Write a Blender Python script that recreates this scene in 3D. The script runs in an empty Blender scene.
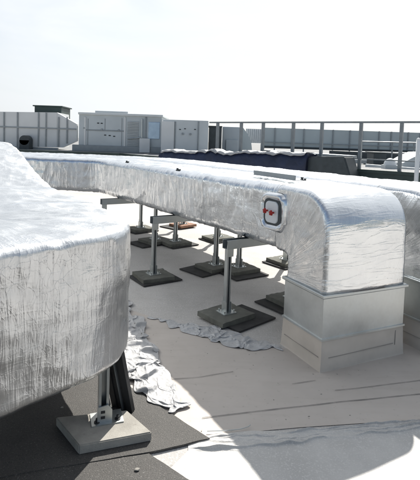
import bpy, bmesh, math, random
from mathutils import Vector, Matrix, noise
random.seed(7)
R = math.radians
S = bpy.context.scene
COL = S.collection

# ------------------------------------------------------------------ camera
EYE = 1.6
F, PITCH, ROLL = 450.0, R(3.4), 0.033
YC0 = 142 + F * math.tan(PITCH)
CM = Matrix.Rotation(math.pi/2 - PITCH, 3, 'X') @ Matrix.Rotation(ROLL, 3, 'Z')
CAMPOS = Vector((0, 0, EYE))
def ray(x, y):
    return CM @ Vector(((x-210)/F, (YC0-y)/F, -1))
def at(x, y, z=0.0):                    # photo pixel -> point at height z
    d = ray(x, y); t = (z-EYE)/d.z
    return CAMPOS + d*t
def atY(x, y, Y):                       # photo pixel -> point at depth Y
    d = ray(x, y); return CAMPOS + d*(Y/d.y)

cam = bpy.data.cameras.new('camera'); co = bpy.data.objects.new('camera', cam); COL.objects.link(co)
co.location = CAMPOS; co.rotation_euler = CM.to_euler()
cam.sensor_fit = 'HORIZONTAL'; cam.sensor_width = 36; cam.lens = 36*F/420
cam.shift_y = -(240-YC0)/420
cam.clip_start = .05; cam.clip_end = 3000
S.camera = co

# ------------------------------------------------------------------ duct frame
AZ = R(34)
D = Vector((-math.sin(AZ), math.cos(AZ), 0)); N = Vector((math.cos(AZ), math.sin(AZ), 0)); UP = Vector((0,0,1))
A0 = Vector((.80, 3.13, 0))
def P(s, n, z=0.0):
    return A0 + D*s + N*n + UP*z
AZ2 = R(25)                              # the elbows and curbs stand a little askew of the long run
D2 = Vector((-math.sin(AZ2), math.cos(AZ2), 0)); N2 = Vector((math.cos(AZ2), math.sin(AZ2), 0))
A2 = Vector((.828, 3.096, 0))
def Q(s, n, z=0.0):
    return A2 + D2*s + N2*n + UP*z

# ------------------------------------------------------------------ node helpers
def mat(name):
    m = bpy.data.materials.new(name); m.use_nodes = True
    nt = m.node_tree; b = nt.nodes['Principled BSDF']
    return m, nt, b
def nd(nt, t, **k):
    n = nt.nodes.new(t)
    for a, v in k.items():
        if a in n.inputs.keys() if hasattr(n.inputs, 'keys') else False: n.inputs[a].default_value = v
        else: setattr(n, a, v)
    return n
def lk(nt, a, b): nt.links.new(a, b)
def coords(nt, kind='Object', scale=(1,1,1), rot=(0,0,0)):
    tc = nt.nodes.new('ShaderNodeTexCoord'); mp = nt.nodes.new('ShaderNodeMapping')
    mp.inputs['Scale'].default_value = scale; mp.inputs['Rotation'].default_value = rot
    lk(nt, tc.outputs[kind], mp.inputs['Vector']); return mp.outputs['Vector']
def noise_n(nt, vec, scale, detail=4, rough=.55, dist=0):
    n = nt.nodes.new('ShaderNodeTexNoise'); n.inputs['Scale'].default_value = scale
    n.inputs['Detail'].default_value = detail; n.inputs['Roughness'].default_value = rough
    n.inputs['Distortion'].default_value = dist; lk(nt, vec, n.inputs['Vector']); return n.outputs['Fac']
def vor(nt, vec, scale, feat='DISTANCE_TO_EDGE'):
    n = nt.nodes.new('ShaderNodeTexVoronoi'); n.feature = feat; n.inputs['Scale'].default_value = scale
    lk(nt, vec, n.inputs['Vector']); return n.outputs['Distance']
def ramp(nt, fac, stops):
    r = nt.nodes.new('ShaderNodeValToRGB'); e = r.color_ramp.elements
    while len(e) < len(stops): e.new(.5)
    for el, (p, c) in zip(e, stops):
        el.position = p; el.color = (c[0],c[1],c[2],1) if isinstance(c, (tuple,list)) else (c,c,c,1)
    lk(nt, fac, r.inputs['Fac']); return r.outputs['Color']
def math_n(nt, op, a, b=None, clamp=False):
    n = nt.nodes.new('ShaderNodeMath'); n.operation = op; n.use_clamp = clamp
    for i, v in enumerate((a, b)):
        if v is None: continue
        if isinstance(v, (int,float)): n.inputs[i].default_value = v
        else: lk(nt, v, n.inputs[i])
    return n.outputs[0]
def ridge(nt, fac):                     # 1 on the ridge of a noise, 0 away from it
    return math_n(nt, 'SUBTRACT', 1, math_n(nt, 'MULTIPLY', math_n(nt, 'ABSOLUTE', math_n(nt, 'SUBTRACT', fac, .5)), 5), True)
def bump(nt, h, strength, dist, prev=None):
    b = nt.nodes.new('ShaderNodeBump'); b.inputs['Strength'].default_value = strength; b.inputs['Distance'].default_value = dist
    lk(nt, h, b.inputs['Height'])
    if prev is not None: lk(nt, prev, b.inputs['Normal'])
    return b.outputs['Normal']

def foil(name, base=.86, rough=.32, wr=1.0, metallic=.92, streak=1.0, su=22):
    m, nt, b = mat(name)
    uv = coords(nt, 'UV'); st = coords(nt, 'UV', (su, 2.4, 1)); st2 = coords(nt, 'UV', (4, 22, 1)); ob = coords(nt, 'Object')
    w1 = math_n(nt, 'POWER', ridge(nt, noise_n(nt, st, 1.0, 3, .55, .5)), 2.5)
    w3 = math_n(nt, 'POWER', ridge(nt, noise_n(nt, st2, 1.0, 2, .5, .6)), 3)
    # crumple: warped cells give facets meeting in sharp creases
    wn = nt.nodes.new('ShaderNodeTexNoise'); wn.inputs['Scale'].default_value = 7; wn.inputs['Detail'].default_value = 3; lk(nt, ob, wn.inputs['Vector'])
    wv = nt.nodes.new('ShaderNodeVectorMath'); wv.operation = 'MULTIPLY_ADD'; lk(nt, wn.outputs['Color'], wv.inputs[0]); wv.inputs[1].default_value = (.10,.10,.16); lk(nt, ob, wv.inputs[2])
    sq = nt.nodes.new('ShaderNodeMapping'); sq.inputs['Scale'].default_value = (1,1,.55); lk(nt, wv.outputs[0], sq.inputs['Vector']); wvv = sq.outputs['Vector']
    c1 = vor(nt, wvv, 12, 'F1'); c2 = vor(nt, wvv, 34, 'F1'); c3 = vor(nt, wvv, 85, 'F1')
    ce = vor(nt, wvv, 25, 'DISTANCE_TO_EDGE'); crease = ramp(nt, ce, [(0.0, 1.0), (.04, 0.0)])
    cr = math_n(nt, 'ADD', math_n(nt, 'MULTIPLY', c1, .5), math_n(nt, 'ADD', math_n(nt, 'MULTIPLY', c2, .45), math_n(nt, 'MULTIPLY', c3, .28)))
    amt = ramp(nt, noise_n(nt, ob, 3.1, 3), [(.32, .3), (.65, 1.0)])
    cr = math_n(nt, 'MULTIPLY', cr, amt); crease = math_n(nt, 'MULTIPLY', crease, amt)
    med = noise_n(nt, uv, 7, 2, .5, .2); fine = noise_n(nt, ob, 140, 2, .6)
    n1 = bump(nt, med, .08*wr, .02)
    n1 = bump(nt, w1, .26*streak, .005, n1)
    n1 = bump(nt, cr, .26*wr, .009, n1)
    n1 = bump(nt, crease, .24*wr, .0022, n1)
    n1 = bump(nt, w3, .10*wr, .004, n1)
    n1 = bump(nt, fine, .14*wr, .0012, n1)
    lk(nt, n1, b.inputs['Normal'])
    pt = noise_n(nt, ob, 2.2, 4, .6, .5)
    lk(nt, ramp(nt, pt, [(.3,(base*.86,base*.885,base*.91)),(.7,(base*.965,base*.985,base*1.01))]), b.inputs['Base Color'])
    b.inputs['Metallic'].default_value = metallic
    rr_ = noise_n(nt, uv, 5, 3)
    lk(nt, ramp(nt, rr_, [(.3, rough-.07),(.75, rough+.1)]), b.inputs['Roughness'])
    return m
def simple(name, c, rough=.6, metallic=0.0, var=.12, vscale=6, bscale=60, bstr=.2, bdist=.004, detail=5):
    m, nt, b = mat(name); ob = coords(nt, 'Object')
    n = noise_n(nt, ob, vscale, detail, .6)
    lo = tuple(x*(1-var) for x in c); hi = tuple(min(1, x*(1+var)) for x in c)
    lk(nt, ramp(nt, n, [(.3, lo), (.7, hi)]), b.inputs['Base Color'])
    b.inputs['Roughness'].default_value = rough; b.inputs['Metallic'].default_value = metallic
    if bstr: lk(nt, bump(nt, noise_n(nt, ob, bscale, 3), bstr, bdist), b.inputs['Normal'])
    return m
def galv(name, c=(.55,.58,.58), rough=.38):
    m, nt, b = mat(name); ob = coords(nt, 'Object')
    v = nt.nodes.new('ShaderNodeTexVoronoi'); v.inputs['Scale'].default_value = 60; lk(nt, ob, v.inputs['Vector'])
    n = noise_n(nt, ob, 4, 4)
    mx = math_n(nt, 'ADD', math_n(nt, 'MULTIPLY', v.outputs['Color'], .08), math_n(nt, 'MULTIPLY', n, .92))
    lk(nt, ramp(nt, mx, [(.25, tuple(x*.8 for x in c)), (.75, tuple(min(1,x*1.1) for x in c))]), b.inputs['Base Color'])
    b.inputs['Metallic'].default_value = .85
    lk(nt, ramp(nt, n, [(.3, rough-.06), (.7, rough+.1)]), b.inputs['Roughness'])
    lk(nt, bump(nt, noise_n(nt, ob, 3, 2), .15, .02), b.inputs['Normal'])
    return m
def speckled(name, c, dark, light, sscale=160, rough=.85, vscale=1.5, bd=.004, bs=.6, spots=.55):
    m, nt, b = mat(name); ob = coords(nt, 'Object')
    big = noise_n(nt, ob, vscale, 6, .62)
    base = ramp(nt, big, [(.3, tuple(x*.84 for x in c)), (.55, c), (.75, tuple(min(1,x*1.1) for x in c))])
    g = noise_n(nt, ob, sscale, 3, .7)
    mx = nt.nodes.new('ShaderNodeMix'); mx.data_type = 'RGBA'
    lk(nt, ramp(nt, g, [(.36, 1.0), (.46, 0.0)]), mx.inputs['Factor']); lk(nt, base, mx.inputs['A']); mx.inputs['B'].default_value = (*dark, 1)
    mx2 = nt.nodes.new('ShaderNodeMix'); mx2.data_type = 'RGBA'
    g2 = noise_n(nt, ob, sscale*.6, 2, .6)
    lk(nt, ramp(nt, g2, [(spots, 0.0), (spots+.08, 1.0)]), mx2.inputs['Factor']); lk(nt, mx.outputs['Result'], mx2.inputs['A']); mx2.inputs['B'].default_value = (*light, 1)
    lk(nt, mx2.outputs['Result'], b.inputs['Base Color'])
    b.inputs['Roughness'].default_value = rough
    n1 = bump(nt, noise_n(nt, ob, 2.5, 3), .3, .03)
    lk(nt, bump(nt, noise_n(nt, ob, sscale*.8, 3, .7), bs, bd, n1), b.inputs['Normal'])
    return m

M = {}
M['foil'] = foil('foil_jacket', .90, .22, .85, 1.0, 1.1, 18); M['foil2'] = foil('foil_tape', .86, .2, .45, 1.0, .3)
M['foil_left'] = foil('foil_left', .70, .31, .9, 1.0, .75, 26)
M['foil_elbow'] = foil('foil_elbow', .84, .25, .55, 1.0, .9, 26)
M['foil_rim'] = simple('foil_rim', (.7,.7,.71), .35, 1.0, .06, 8, 45, .8, .006)
M['galv'] = galv('galvanised_steel'); M['collar'] = galv('galvanised_sheet', (.60,.625,.625), .36)
M['strut'] = galv('zinc_strut', (.42,.45,.46), .42)
M['roof'] = speckled('mineral_roof', (.495,.48,.465), (.38,.375,.37), (.56,.55,.535), 120, .9, 1.3)
M['smooth'] = simple('smooth_membrane', (.475,.435,.40), .62, 0, .05, 1.7, 40, .12, .004, 7)
def stains(m):
    nt = m.node_tree; b = nt.nodes['Principled BSDF']; src = b.inputs['Base Color'].links[0].from_socket; ob = coords(nt, 'Object')
    n = noise_n(nt, ob, 1.9, 6, .6, .8)
    tide = ramp(nt, n, [(.36,(.93,.925,.92)),(.62,(1,1,1))])
    sp = ramp(nt, noise_n(nt, ob, 26, 5, .75), [(.30,(.78,.77,.76)),(.40,(1,1,1))])
    st_ = ramp(nt, noise_n(nt, coords(nt, 'Object', (2.5, 16, 1), (0,0,.5)), 1.0, 4, .6, .3), [(.30,(.95,.945,.94)),(.5,(1,1,1))])
    prev = src
    for layer in (tide, sp, st_):
        mx = nt.nodes.new('ShaderNodeMix'); mx.data_type = 'RGBA'; mx.blend_type = 'MULTIPLY'; mx.inputs['Factor'].default_value = 1
        lk(nt, prev, mx.inputs['A']); lk(nt, layer, mx.inputs['B']); prev = mx.outputs['Result']
    lk(nt, prev, b.inputs['Base Color'])
stains(M['smooth']); stains(M['roof'])
M['loose'] = speckled('loose_membrane', (.48,.47,.455), (.42,.415,.41), (.52,.51,.495), 170, .6, 3.5, .003)
M['flash'] = simple('curb_membrane', (.55,.50,.445), .6, 0, .08, 5, 14, .25, .01)
M['seam'] = simple('seam_shade_sealant', (.15,.145,.14), .8)  # lap shadow and sealant drawn together as one dark strip colour
M['seam_soft'] = simple('curb_seam', (.32,.295,.27), .8)  # lighter colour for the seam lines on the curb flashing
M['mat'] = speckled('granule_mat', (.070,.066,.062), (.026,.029,.029), (.145,.138,.13), 210, .72, 3, .004, .9, .6)
M['paver'] = simple('concrete_paver', (.34,.325,.295), .9, 0, .2, 9, 150, .5, .003)
stains(M['paver'])
M['paver_dark'] = simple('weathered_paver', (.125,.127,.112), .92, 0, .25, 8, 140, .5, .003)
M['brown'] = simple('brown_paver', (.27,.15,.10), .9, 0, .25, 8, 140, .5, .003)
M['rubber'] = simple('black_rubber', (.035,.035,.036), .85, 0, .3, 12, 150, .5, .002)
M['tarp'] = simple('white_sheet', (.40,.40,.405), .5, 0, .06, 4, 30, .25, .006)
M['plastic'] = simple('grey_sheet', (.42,.425,.435), .42, 0, .14, 6, 40, .3, .006)
def creased(m, sc, st):
    nt = m.node_tree; b = nt.nodes['Principled BSDF']; ob = coords(nt, 'Object')
    c1 = vor(nt, ob, sc, 'F1'); c2 = vor(nt, ob, sc*2.7, 'F1')
    prev = b.inputs['Normal'].links[0].from_socket if b.inputs['Normal'].links else None
    lk(nt, bump(nt, math_n(nt, 'ADD', c1, math_n(nt, 'MULTIPLY', c2, .4)), st, .02, prev), b.inputs['Normal'])
creased(M['tarp'], 14, .4); creased(M['plastic'], 18, .45)
M['navy'] = simple('navy_tarp', (.018,.027,.065), .5, 0, .35, 3, 12, .4, .03)
M['black'] = simple('black_steel', (.03,.032,.035), .5, .3, .2)
M['dark'] = simple('dark_panel', (.05,.06,.065), .55, .1, .2)
M['fascia'] = simple('green_fascia', (.035,.055,.052), .5, .2, .25, 2)
M['ahu'] = simple('unit_panel', (.60,.63,.64), .5, .15, .07, 1.2)  # far unit panels and frames lightened in place of veiling glare
M['ahu2'] = simple('unit_panel_grey', (.52,.56,.58), .5, .15, .07, 1.2)
M['ahu3'] = simple('unit_panel_pale', (.68,.69,.69), .5, .1, .06, 1.2)
M['frame'] = simple('unit_frame', (.29,.315,.33), .5, .3, .1)
M['screen'] = simple('screen_sheet', (.48,.53,.54), .55, .1, .08, .6)  # far screen likewise lightened, glare haze put into its colour
M['rail'] = simple('rail_paint', (.22,.24,.255), .45, .4, .1)
M['red'] = simple('red_plastic', (.36,.014,.010), .4, 0, .15)
M['whitep'] = simple('white_panel', (.72,.74,.75), .4, 0, .04)
M['bluep'] = simple('blue_panel', (.42,.53,.66), .25, .4, .1)
M['deck'] = speckled('deck_gravel', (.22,.225,.23), (.12,.12,.125), (.32,.32,.32), 30, .9, .4)
M['pipe'] = galv('dull_duct', (.36,.39,.41), .45)

# ------------------------------------------------------------------ object helpers
def link(name, me, m, parent=None, smooth=False):
    if m is not None: me.materials.append(m)
    if smooth: me.polygons.foreach_set('use_smooth', [True]*len(me.polygons))
    o = bpy.data.objects.new(name, me); COL.objects.link(o)
    if parent is not None:
        o.parent = parent; o.matrix_parent_inverse = Matrix.Identity(4)
        o.location = -parent.location if parent.get('_abs') else (0,0,0)
    return o
def from_bm(name, bm, m, parent=None, smooth=False):
    bmesh.ops.recalc_face_normals(bm, faces=bm.faces)
    me = bpy.data.meshes.new(name); bm.to_mesh(me); bm.free(); return link(name, me, m, parent, smooth)
def tag(o, label, cat, group=None, kind=None):
    o['label'] = label; o['category'] = cat
    if group: o['group'] = group
    o['kind'] = kind or 'thing'
    return o
def struct(o): o['kind'] = 'structure'; return o
def empty(name, loc, label, cat, group=None, rz=0):
    o = bpy.data.objects.new(name, None); COL.objects.link(o); o.location = loc; o.rotation_euler.z = rz
    o.empty_display_size = .1
    return tag(o, label, cat, group)
def box(bm, c, size, rz=0, rot=None, bev=0):
    r = bmesh.ops.create_cube(bm, size=1)
    vs = r['verts']
    mt = Matrix.Translation(Vector(c)) @ (rot.to_4x4() if rot else Matrix.Rotation(rz, 4, 'Z')) @ Matrix.Diagonal((*size, 1))
    bmesh.ops.transform(bm, matrix=mt, verts=vs)
    if bev:
        es = list({e for v in vs for e in v.link_edges})
        bmesh.ops.bevel(bm, geom=es, offset=bev, segments=2, affect='EDGES', profile=.6)
def cyl(bm, a, b, r, seg=10, r2=None):
    a, b = Vector(a), Vector(b); d = b-a
    mt = Matrix.Translation((a+b)/2) @ d.to_track_quat('Z','Y').to_matrix().to_4x4()
    bmesh.ops.create_cone(bm, cap_ends=True, segments=seg, radius1=r, radius2=r if r2 is None else r2, depth=d.length, matrix=mt)
def bar(bm, a, b, w, h):                # box between two points, h upward
    a, b = Vector(a), Vector(b); d = b-a; x = d.normalized(); y = UP.cross(x)
    y = y.normalized() if y.length > 1e-4 else Vector((0,1,0)); z = x.cross(y)
    rot = Matrix((x, y, z)).transposed()
    box(bm, (a+b)/2, (d.length, w, h), rot=rot)
def prism(bm, pts, z0, z1):             # polygon footprint
    lo = [bm.verts.new((p[0], p[1], z0)) for p in pts]; hi = [bm.verts.new((p[0], p[1], z1)) for p in pts]
    bm.faces.new(lo[::-1]); bm.faces.new(hi)
    for i in range(len(pts)):
        j = (i+1) % len(pts); bm.faces.new((lo[i], lo[j], hi[j], hi[i]))
def part(name, m, parent, fn, smooth=False):
    bm = bmesh.new(); fn(bm); return from_bm(name, bm, m, parent, smooth)
def solid(name, m, fn, label, cat, group=None, smooth=False):
    return tag(part(name, m, None, fn, smooth), label, cat, group)
def copy_tree(o, parent=None):
    c = o.copy(); COL.objects.link(c); c.parent = parent
    for ch in list(o.children): copy_tree(ch, c)
    return c
def fbm(p, sc, oct=3):
    return noise.fractal(Vector(p)*sc, 1.0, 2.0, oct)
def rid(p, pw=2.0):
    return max(0.0, 1-abs(noise.noise(Vector(p)))*3.0)**pw

# ------------------------------------------------------------------ swept foil jackets
def rrect(hw, hh, r, step):
    """rounded rectangle, starting in the middle of the underside; (a,b,na,nb,v)"""
    r = min(r, hw*.98, hh*.98); out = []
    segs = [('l', (0,-hh), (hw-r,-hh), (0,-1)), ('a', (hw-r,-hh+r), -90), ('l', (hw,-hh+r), (hw,hh-r), (1,0)), ('a', (hw-r,hh-r), 0),
            ('l', (hw-r,hh), (-hw+r,hh), (0,1)), ('a', (-hw+r,hh-r), 90), ('l', (-hw,hh-r), (-hw,-hh+r), (-1,0)), ('a', (-hw+r,-hh+r), 180),
            ('l', (-hw+r,-hh), (0,-hh), (0,-1))]
    return segs, r
def rsec(hw, hh, r, counts):
    segs, r = rrect(hw, hh, r, 0); out = []
    for sg, k in zip(segs, counts):
        for i in range(k):
            t = i/k
            if sg[0] == 'l':
                (x0,y0),(x1,y1) = sg[1], sg[2]; out.append((x0+(x1-x0)*t, y0+(y1-y0)*t, *sg[3]))
            else:
                a = R(sg[2] + 90*t); ca, sa = math.cos(a), math.sin(a)
                out.append((sg[1][0]+r*ca, sg[1][1]+r*sa, ca, sa))
    return out
def sweep(name, secs, disp, m, parent, counts=(14,6,28,6,28,6,28,6,14), off=0.0, caps=True, crown=.02):
    """secs: list of (centre, side, up, half width, half height, corner radius, length along)"""
    verts, uvs, faces = [], [], []; nv = sum(counts)
    for (c, sd, up, hw, hh, r, u) in secs:
        ring = rsec(hw, hh, r, counts); v = 0; prev = None
        for (a, b, na, nb) in ring:
            if prev is not None: v += math.hypot(a-prev[0], b-prev[1])
            prev = (a, b)
            bb = b + (crown*(1-(a/hw)**2) if b > hh-r*.5 else 0)
            p = c + sd*a + up*bb; nn = sd*na + up*nb
            p = p + nn*(disp(p, u, v, na, nb) + off)
            verts.append(p); uvs.append((u, v))
    k = len(secs)
    fuv = []
    for i in range(k-1):
        for j in range(nv):
            j2 = (j+1) % nv
            faces.append((i*nv+j, i*nv+j2, (i+1)*nv+j2, (i+1)*nv+j))
            v2 = uvs[i*nv+j2][1] if j2 else uvs[i*nv+nv-1][1]+.03
            v3 = uvs[(i+1)*nv+j2][1] if j2 else uvs[(i+1)*nv+nv-1][1]+.03
            fuv += [uvs[i*nv+j], (uvs[i*nv+j][0], v2), (uvs[(i+1)*nv+j][0], v3), uvs[(i+1)*nv+j]]
    if caps:
        faces.append(tuple(range(nv))); fuv += uvs[:nv]
        faces.append(tuple(range((k-1)*nv, k*nv))[::-1]); fuv += uvs[(k-1)*nv:][::-1]
    me = bpy.data.meshes.new(name); me.from_pydata(verts, [], faces)
    ul = me.uv_layers.new(name='UVMap')
    ul.data.foreach_set('uv', [x for q in fuv for x in q])
    bm = bmesh.new(); bm.from_mesh(me); bmesh.ops.recalc_face_normals(bm, faces=bm.faces); bm.to_mesh(me); bm.free()
    return link(name, me, m, parent, True)
def arc_pts(c, r, a0, a1, k):
    return [(c[0]+r*math.cos(R(a0+(a1-a0)*i/k)), c[1]+r*math.sin(R(a0+(a1-a0)*i/k))) for i in range(k+1)]
def resample(pts, step):
    out = [Vector(pts[0])]; L = 0; acc = 0
    for a, b in zip(pts, pts[1:]):
        a, b = Vector(a), Vector(b); l = (b-a).length
        if l < 1e-9: continue
        pos = step-acc
        while pos <= l: out.append(a + (b-a)*(pos/l)); pos += step
        acc = l-(pos-step)
    return out
def resample_n(pts, k):
    pts = [Vector(p) for p in pts]; ds = [0]
    for a, b in zip(pts, pts[1:]): ds.append(ds[-1]+(b-a).length)
    out = []; j = 0
    for i in range(k):
        t = ds[-1]*i/(k-1)
        while j < len(ds)-2 and ds[j+1] < t: j += 1
        f = (t-ds[j])/max(1e-9, ds[j+1]-ds[j]); out.append(pts[j].lerp(pts[j+1], min(1,f)))
    return out

ZB, ZT = .735, 1.265                     # underside and top of the two long ducts
W1 = .78
def long_duct_sections(n0, s_front, step, s_bend, tail):
    """curb -> tight elbow -> straight run -> bend to the left"""
    secs = []; n_mid = n0 + W1/2; depth = .47; sf = s_front
    k = 44
    # elbow: outer and inner edge curves in the (s, z) plane
    ro, ri = .27, .06
    outer = [(sf, .555), (sf, ZT-ro)] + arc_pts((sf+ro, ZT-ro), ro, 180, 90, 16) + [(sf+.62, ZT)]
    inner = [(sf+depth, .555), (sf+depth, ZB-ri)] + arc_pts((sf+depth+ri, ZB-ri), ri, 180, 90, 6) + [(sf+.62, ZB)]
    O = resample_n([Vector((a,b,0)) for a,b in outer], k); I = resample_n([Vector((a,b,0)) for a,b in inner], k)
    u = 0; pc = None
    for o, i in zip(O, I):
        po, pi = Q(o.x, n_mid, o.y), Q(i.x, n_mid, i.y); c = (po+pi)/2
        if pc is not None: u += (o-po_).length*.7
        po_ = o; pc = c; secs.append((c, N2.copy(), (po-pi).normalized(), W1/2, (po-pi).length/2, .035, u))
    zc, hh = (ZB+ZT)/2, (ZT-ZB)/2
    t0 = AZ-AZ2; rc = .7+n_mid; ca = secs[-1][0] - N2*rc; kk = max(4, int(rc*t0/step))
    for i in range(1, kk+1):
        sd = Matrix.Rotation(t0*i/kk, 3, 'Z') @ N2; u += rc*t0/kk
        secs.append((ca+sd*rc, sd, UP.copy(), W1/2, hh, .07, u))
    c0 = secs[-1][0]; s0 = (c0-A0).dot(D); n_run = (c0-A0).dot(N); s = s0+step
    while s < s_bend:
        c = P(s, n_run, zc); u += step; secs.append((c, N.copy(), UP.copy(), W1/2, hh, .07, u)); s += step
    # bend left about a vertical axis
    turn = R(46); rc = .55 + n_mid; cen = P(s_bend, n_run-rc, zc); kk = max(6, int(rc*turn/step))
    for i in range(1, kk+1):
        a = turn*i/kk; sd = Matrix.Rotation(a, 3, 'Z') @ N
        u += rc*turn/kk; secs.append((cen + sd*rc, sd, UP.copy(), W1/2, hh, .07, u))
    tn = Matrix.Rotation(turn, 3, 'Z') @ D; sd = Matrix.Rotation(turn, 3, 'Z') @ N; c0 = secs[-1][0]; t = step
    while t < tail:
        u += step; secs.append((c0+tn*t, sd, UP.copy(), W1/2, hh, .07, u)); t += step
    return secs
def duct_disp(seed, amp=1.0):
    o = Vector((seed*7.3, seed*3.1, seed))
    def f(p, u, v, na, nb):
        q = p+o; uu = Vector((u*9+seed, v*1.8, seed))
        d = .009*fbm(q, 3.2, 2) + .003*fbm(q, 9, 2)
        d += .005*rid(uu + Vector((fbm(q,3,1)*1.2, 0, 0)), 2.2) - .004
        d += .003*rid(Vector((u*3+seed, v*11, 4.4)), 2)*(.4+.6*abs(nb))
        return d*amp
    return f

def build_long_duct(name, label, n0, s_front, s_bend, tail, step, seed, bands):
    t = empty(name, Q(s_front+.235, n0+W1/2, 0), label, 'duct', 'foil wrapped rooftop ducts'); t['_abs'] = 1
    secs = long_duct_sections(n0, s_front, step, s_bend, tail); df = duct_disp(seed)
    k = 46
    def de(p, u, v, na, nb):
        f = .35 if nb > .5 else .8
        d = df(p, u, v, na, nb)*f
        if nb > .5: d += .004*rid(Vector((u*16, v*1.3, seed)) + Vector((fbm(p, 3, 1), 0, 0)), 2)*min(1, max(.15, (.95-p.z)*3))
        return d + .002
    sweep('elbow_jacket', secs[:k], de, M['foil_elbow'], t)
    sweep('foil_jacket', secs[k-3:], df, M['foil'], t)
    for (u0, w) in bands:
        ss = [x for x in secs if u0 <= x[6] <= u0+w]
        if len(ss) > 2: sweep('tape_band', ss, lambda p,u,v,na,nb: df(p,u,v,na,nb) - (.006 if u < ss[0][6]+.001 or u > ss[-1][6]-.001 else 0), M['foil2'], t, off=.0018, caps=False)
    return t, df, secs

duct1, df1, secs1 = build_long_duct('insulated_duct', 'nearer long foil-wrapped duct with red-knobbed hatch, elbowing down onto the beige curb', 0.0, 0.0, 4.45, 4.2, .016, 1.0,
    [(.40,.03),(2.0,.10),(3.3,.10)])
duct2, df2, secs2 = build_long_duct('insulated_duct', 'foil-wrapped duct running behind the hatched duct, its elbow cut by the right edge', .97, -.12, 4.45, 4.0, .022, 5.0,
    [])

# inspection hatch on the near face of the first duct
def facept(x, y, n0):                   # pixel -> (s, z) on the plane n = n0
    d = ray(x, y); t = ((A0 + N*n0) - CAMPOS).dot(N)/d.dot(N); p = CAMPOS + d*t
    return (p-A0).dot(D), p.z
NH = .075
hs, hz = facept(272.5, 212, NH)
HF = -.012                               # plane of the hatch, a hair outside the jacket
def loop_rr(w, h, r, k=6):
    out = []
    for cx, cy, a in ((w-r,h-r,0),(-w+r,h-r,90),(-w+r,-h+r,180),(w-r,-h+r,270)):
        for i in range(k+1):
            t = R(a+90*i/k); out.append((cx+r*math.cos(t), cy+r*math.sin(t)))
    return out
def hatch(parent):
    def place(s, z, n): return P(hs+s, NH+n, hz+z)
    def ring(bm, prof, wob=0.0):                  # prof: list of (scale w, h, n offset)
        rows = []
        for w, h, n in prof:
            rows.append([bm.verts.new(place(a+wob*noise.noise(Vector((a*14,b*14,w*30))), b+wob*noise.noise(Vector((a*14+9,b*14,w*30))), n+wob*noise.noise(Vector((a*22,b*22+5,w*25))))) for a, b in loop_rr(w*(1+wob*noise.noise(Vector((w*20, n*90, 1)))), h, min(w,h)*.55, 14)])
        for r0, r1 in zip(rows, rows[1:]):
            for i in range(len(r0)):
                j = (i+1) % len(r0); bm.faces.new((r0[i], r0[j], r1[j], r1[i]))
        return rows
    bm = bmesh.new(); ring(bm, [(.158,.158,.014),(.150,.15,-.008),(.138,.138,-.018),(.122,.122,-.014),(.104,.107,.0)], .011)
    hp = from_bm('inspection_hatch', bm, M['foil_elbow'], parent, True)
    bm = bmesh.new(); rows = ring(bm, [(.108,.11,-.002),(.1,.102,-.005)]); bm.faces.new(rows[-1]); from_bm('cover', bm, M['dark'], hp)
    bm = bmesh.new(); rows = ring(bm, [(.075,.09,-.006),(.073,.088,-.014),(.066,.08,-.017)]); bm.faces.new(rows[-1]); from_bm('door_plate', bm, M['whitep'], hp)
    for ks in (-.042, .034):
        bm = bmesh.new(); c = place(ks, .006+.1*ks, -.055)
        cyl(bm, place(ks, .006+.1*ks, -.02), place(ks, .006+.1*ks, -.045), .010, 10)
        for a in range(5):
            an = R(72*a+20); q = c + D*(.016*math.cos(an)) + UP*(.016*math.sin(an))
            bmesh.ops.create_uvsphere(bm, u_segments=10, v_segments=8, radius=.0115, matrix=Matrix.Translation(q))
        bmesh.ops.create_uvsphere(bm, u_segments=12, v_segments=8, radius=.018, matrix=Matrix.Translation(c))
        bmesh.ops.scale(bm, vec=(.85,.85,.85), verts=bm.verts, space=Matrix.Translation(-c))
        from_bm('knob', bm, M['red'], hp, True)
    for o in hp.children: o.location = (0,0,0)
    return hp
hatch(duct1)
# small dark fixing hooks on top of the jacket
for px_, py_ in ((127,162.5),(178,170.5),(303,180)):
    p = at(px_, py_, ZT+.02)
    def hook(bm, p=p):
        bar(bm, p+D*-.03, p+D*.03, .02, .012); box(bm, p+UP*.012+D*.012, (.015,.02,.026), AZ)
        box(bm, p+UP*.008-D*.02+N*.007, (.034,.012,.018), AZ+.5)
    part('hook', M['dark'], duct1, hook)

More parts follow.
